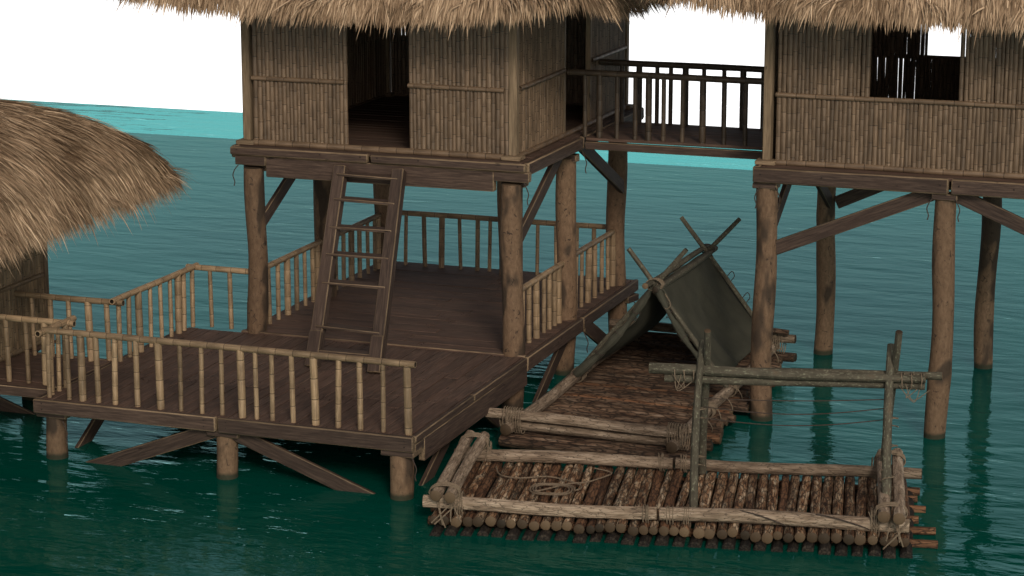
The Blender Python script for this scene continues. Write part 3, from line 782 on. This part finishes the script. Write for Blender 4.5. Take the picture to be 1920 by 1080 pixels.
for x_ in(.37,2.93):
    lashcorner(RA,(x_+.05,3.04,.43),(1,0,0),(0,1,0),.11,.19,8,.04)
    lashcorner(RA,(x_-.05,3.10,.40),(0,1,0),(1,0,0),.13,.17,4,.03,extra=False)
    lashcorner(RA,(x_+.06,9.12,.43),(1,0,0),(0,1,0),.11,.19,7,.035)
    for yy in(4.9,6.28): 
        if not(x_<1 and yy<5): lashcorner(RA,(x_,yy,.325),(0,1,0),(1,0,0),.10,.105,7,.034,extra=False)
for _ in range(9):   # cords hanging over the log ends
    y0_=3.6+_*.62
    b=MB(); b.tube(smooth([(2.98,y0_,.42),(3.08,y0_+.05,.36),(3.12+R.uniform(0,.06),y0_+.1,.22),(3.10,y0_+.18,.08)]),.010,5,0,cap=0); b.build('rope_lashing','rope',RA)
# tent
TN=thing('canvas_tent','dark olive canvas ridge tent on crossed poles standing on the rear raft','tent',(1.7,7.5,.4))
AP=[(1.72,6.10,1.93),(1.72,9.10,1.84)]
LM=['lichen','cut']
for (cx,cy,cz),tl,tr in((AP[0],(2.19,2.57),(1.27,2.53)),(AP[1],(2.28,2.51),(1.29,2.49))):
    b=MB(); b.log((.40,cy+.03,.40),(tl[0],cy+.03,tl[1]),.042,9,wob=.01); b.build('pole',LM,TN)
    b=MB(); b.log((2.93,cy-.05,.40),(tr[0],cy-.05,tr[1]),.042,9,wob=.01); b.build('pole',LM,TN)
b=MB(); b.log((1.64,5.72,2.02),(1.66,9.42,1.93),.052,10,wob=.014); b.build('ridge_pole',LM,TN)
b=MB(); b.log((1.80,5.82,1.95),(1.80,9.48,1.90),.050,10,wob=.014); b.build('ridge_pole',LM,TN)
def cloth(side):
    b=MB(); nu,nv=26,22; vs=[];fs=[]
    for i in range(nu+1):
        u=i/nu
        for j in range(nv+1):
            v=j/nv
            if side>0: xb,zb=2.80+.03*math.sin(u*9),.50+.03*math.sin(u*7+1)
            else: xb,zb=.46,.42
            x_=1.74+(xb-1.74)*v; z_=2.00-.07*u+(zb-2.00+.07*u)*v
            yf=6.00+.25*v*(1-v)*2*(1 if side>0 else .4); yb=9.22-.10*math.sin(math.pi*v)
            yy=yf+(yb-yf)*u
            sag=(.075 if side>0 else .24)*math.sin(math.pi*v)*math.sin(math.pi*(.08+.84*u))+.05*math.sin(math.pi*v)
            fold=.020*math.sin(u*19+v*2.2)*(.3+v)+.014*math.sin(u*33-v*3)*v
            edge=.05*math.exp(-(u/.05)**2)*math.sin(v*14)
            nx_,nz_=(side*.78,.62)
            x_-=nx_*(sag-fold-edge);z_-=nz_*(sag-fold-edge)
            vs.append((x_,yy,z_))
    for i in range(nu):
        for j in range(nv):
            a=i*(nv+1)+j;fs.append((a,a+nv+1,a+nv+2,a+1) if side<0 else (a,a+1,a+nv+2,a+nv+1))
    b.add(vs,fs,vs,.5,0); o=b.build('canvas_panel','canvas',TN)
    md=o.modifiers.new('thickness','SOLIDIFY');md.thickness=.012;md.offset=0
    # rolled front hem wrapped round the pole
    pts=[];rr=[]
    for j in range(16):
        v=j/15; 
        if side>0: x_=1.76+(2.86-1.76)*v;z_=1.93+(.46-1.93)*v
        else: x_=1.68+(.42-1.68)*v;z_=1.93+(.40-1.93)*v
        s_=.07*math.sin(math.pi*v)
        pts.append((x_-side*s_,5.99+.01*math.sin(v*20),z_-s_*.8));rr.append(.050+.016*math.sin(v*17+side)+(.02*v if side<0 else 0))
    b=MB();b.tube(smooth(pts,2),[rr[min(15,k//2)] for k in range(31)],9,0,cap=0);b.build('canvas_hem','canvas',TN)
    for t in range(3):
        v=.25+t*.24;x_=(1.76+(1.10)*v) if side>0 else (1.68-1.26*v);z_=1.93-1.5*v;s_=.07*math.sin(math.pi*v)
        b=MB();b.coil((x_-side*s_,5.99,z_-s_*.8),(side*.65,0,-.76),(0,1,0),.066,.066,1.3,.09,.006);b.build('cord','drope',TN)
cloth(1);cloth(-1)
b=MB();b.coil((1.72,6.03,1.985),(.1,1,-.05),(1,0,0),.125,.085,5,.03,.009);b.coil((1.74,6.06,1.90),(.75,.1,-.7),(0,1,0),.085,.075,4,.03,.009);b.build('rope_lashing','rope',TN)
b=MB();b.coil((1.73,9.12,1.95),(.1,1,0),(1,0,0),.12,.075,2,.03,.008);b.build('rope_lashing','drope',TN)
b=MB();b.tube(smooth([(1.9,5.98,1.86),(2.0,5.96,1.7),(1.93,5.95,1.62),(1.85,5.96,1.74)]),.008,5,0,cap=0);b.build('cord','rope',TN)
for v in(.3,.55,.78):
    x_=1.74+1.12*v;z_=1.9-1.4*v
    b=MB();b.tube(smooth([(x_,9.14,z_),(x_+.08,9.18,z_+.10),(x_+.13,9.16,z_+.02),(x_+.06,9.12,z_-.08)]),.008,5,0,cap=0);b.build('cord','drope',TN)

# front raft, turned about eleven degrees
O=Vector((.58,-.83,0)); ua=math.atan2(1.28,6.41); U=Vector((math.cos(ua),math.sin(ua),0)); Vv=Vector((-math.sin(ua),math.cos(ua),0))
def W(u,v,z_): return O+U*u+Vv*v+Vector((0,0,z_))
RB=thing('log_raft','long open log raft in the foreground carrying the pole rack','raft',tuple(W(3.2,1.1,0)),'log rafts')
u_=.06;i=0
while u_<6.42:
    r_=R.uniform(.057,.076); zj=R.uniform(-.014,.014)
    b=MB(); b.log(W(u_+r_,-.20-R.uniform(-.03,.05),.155+zj),W(u_+r_+R.uniform(-.02,.02),2.50+R.uniform(-.04,.05),.16+zj),r_*1.04,12,taper=R.choice((.92,1.03,.96)),rnd=R.random())
    b.build('deck_log',['bark' if R.random()<.76 else 'wetbark','cut'],RB); u_+=2*r_+.010+(R.random()<.12)*.012
for v_ in(.12,.62,1.1,1.6,2.05,2.4):
    b=MB(); b.log(W(-.04+R.uniform(-.03,.1),v_,.03+R.uniform(-.02,.02)),W(6.55+R.uniform(-.02,.25),v_,.04),R.uniform(.055,.075),10); b.build('lower_log',['wetbark','wetbark'],RB)
u_=.08
while u_<6.4:
    r_=R.uniform(.078,.098)
    b=MB(); b.log(W(u_+r_,-.36-R.uniform(-.05,.06),.0),W(u_+r_+.03,2.4,-.005),r_,11); b.build('lower_log',['reflblack','reflblack'],RB); u_+=2*r_+.045  # added row of black logs, imitates the mirrored log ends in the water
b=MB(); b.log(W(-.06,0,.325),W(3.10,-.0,.325),.092,14,wob=.016,taper=.97,rnd=.75); b.build('side_rail_log',['peel','cut'],RB)
b=MB(); b.log(W(3.14,0,.325),W(6.42,0.02,.325),.094,14,wob=.016,taper=1.04,rnd=.65); b.build('side_rail_log',['peel','cut'],RB)
b=MB(); b.log(W(-.04,2.33,.325),W(3.12,2.32,.325),.092,14,wob=.016,taper=.97,rnd=.42); b.build('side_rail_log',['peel','cut'],RB)
b=MB(); b.log(W(3.16,2.32,.325),W(6.62,2.31,.325),.086,14,wob=.016,rnd=.2); b.build('side_rail_log',['peel','cut'],RB)
for u0,va,vb,rn in((.13,-.18,2.74,.75),(.335,-.24,2.66,.8),(6.08,-.22,2.70,.8),(6.28,-.33,2.74,.9)):
    b=MB(); b.log(W(u0,va,.50),W(u0+.0,vb,.495),.082,14,wob=.012,taper=.96,rnd=rn); b.build('end_log',['peel','cut'],RB)
for u0 in(.23,6.18):
    for v0,tn in((.02,6),(2.40,7)):
        lashcorner(RB,W(u0,v0,.49),Vv,U,.20,.10,tn,.028,extra=False)
        lashcorner(RB,W(u0+.2*(1 if u0<3 else -1),v0,.30),U,Vv,.105,.20,4,.03)
    b=MB()
    for k in range(6):
        a_=W(u0+R.uniform(-.2,.25),-.08,.42);c_=W(u0+R.uniform(-.25,.3),-.235,.10+R.uniform(-.06,.08))
        b.tube(smooth([a_,(a_+c_)/2-Vv*.06,c_]),.010,5,0,cap=0)
    b.build('rope_lashing','rope',RB)
for u0 in(2.96,3.28,3.5):
    for v0 in(.0,2.33): lashcorner(RB,W(u0,v0,.30 if v0<1 else .325),U,Vv,.10,.125,3,.035,extra=False)
for (ua_,ub_) in((4.2,4.8),(5.2,5.9)):
    b=MB(); pts=[W(ua_+(ub_-ua_)*t,-.02-.08*math.sin(t*2.6),.425-.16*t*t) for t in [k/8 for k in range(9)]]
    b.tube(pts,.009,5,0,cap=0); b.build('rope_lashing','drope',RB)
# rope coil lying on the raft deck
b=MB();pts=[]
for i in range(60):
    t=i/59; a=t*TAU*2.6
    pts.append(W(1.55+math.cos(a)*(.28-.09*t)*1.15,1.02+math.sin(a)*(.30-.12*t),.265+.008*math.sin(a*3)+.012*t))
pts=[W(.62,1.98,.26),W(.74,1.62,.25),W(1.05,1.48,.265),W(1.4,1.62,.262),W(1.75,1.45,.262),W(1.95,1.2,.268)]+pts+[W(1.75,1.3,.27),W(1.98,1.42,.265),W(2.2,1.72,.262),W(2.28,1.98,.25),W(2.02,2.10,.265)]
b.tube(smooth(pts,3),.011,6,0,cap=0)
tag(b.build('rope_coil','rope'),'loose coil of thin hemp rope on the front raft deck logs','rope')
# pole rack
PR=thing('pole_rack','lichened pole rack with crossed uprights and sagging cords on the front raft','rack',(4.9,1.3,.3))
def prog(p0,p1,r,tp=.8,wob=.022,name='upright_pole'):
    b=MB(); b.log(p0,p1,r,11,taper=tp,wob=wob,seg=10); return b.build(name,LM,PR)
prog((4.04,.08,.30),(3.80,1.20,2.38),.058)
prog((3.66,1.98,.27),(3.975,.82,2.62),.060)
prog((6.50,.78,.30),(6.28,1.84,2.38),.070)
prog((6.13,2.52,.27),(6.43,1.48,2.66),.060)
prog((3.15,.93,1.99),(6.80,1.67,1.98),.078,.70,.014,'cross_pole')
prog((3.32,1.16,1.94),(6.99,1.86,2.01),.055,1.0,.014,'cross_pole')
prog((3.35,1.00,1.86),(6.78,1.74,1.87),.058,.9,.014,'cross_pole')
for x_,y_ in((3.62,1.04),(6.62,1.68)):
    for k in range(3):
        b=MB(); xx=x_+(k-1)*.13
        b.coil((xx,y_+(k-1)*.026,1.94),U,Vv,.10,.10,1.3,.03,.009);b.build('rope_lashing','rope',PR)
    b=MB()
    for k in range(3):
        b.tube(smooth([(x_+R.uniform(-.2,.1),y_-.08,1.85+R.uniform(0,.1)),(x_+R.uniform(-.1,.1),y_-.10,1.70+R.uniform(-.06,.06)),(x_+R.uniform(.0,.25),y_-.05,1.85)]),.006,5,0,cap=0)
    b.build('cord','rope',PR)
for zc,sg in((1.62,.03),(1.50,.10),(1.34,.10)):
    b=MB(); A_=Vector((3.92,.95,zc+.02));B_=Vector((6.34,1.62,zc+.06))
    b.tube([A_+(B_-A_)*(k/14)-Vector((0,0,sg*math.sin(math.pi*k/14))) for k in range(15)],.007,5,0,cap=0);b.build('cord','drope',PR)
for x_,y_,zc in((6.40,1.45,1.45),(6.43,1.30,1.1),(6.47,1.0,.75),(3.9,.8,1.5),(3.95,.6,.9)):
    b=MB(); b.coil((x_,y_,zc),(-.1,.45,.9),(1,0,0),.088,.088,1.7,.12,.008);b.build('cord','rope',PR)
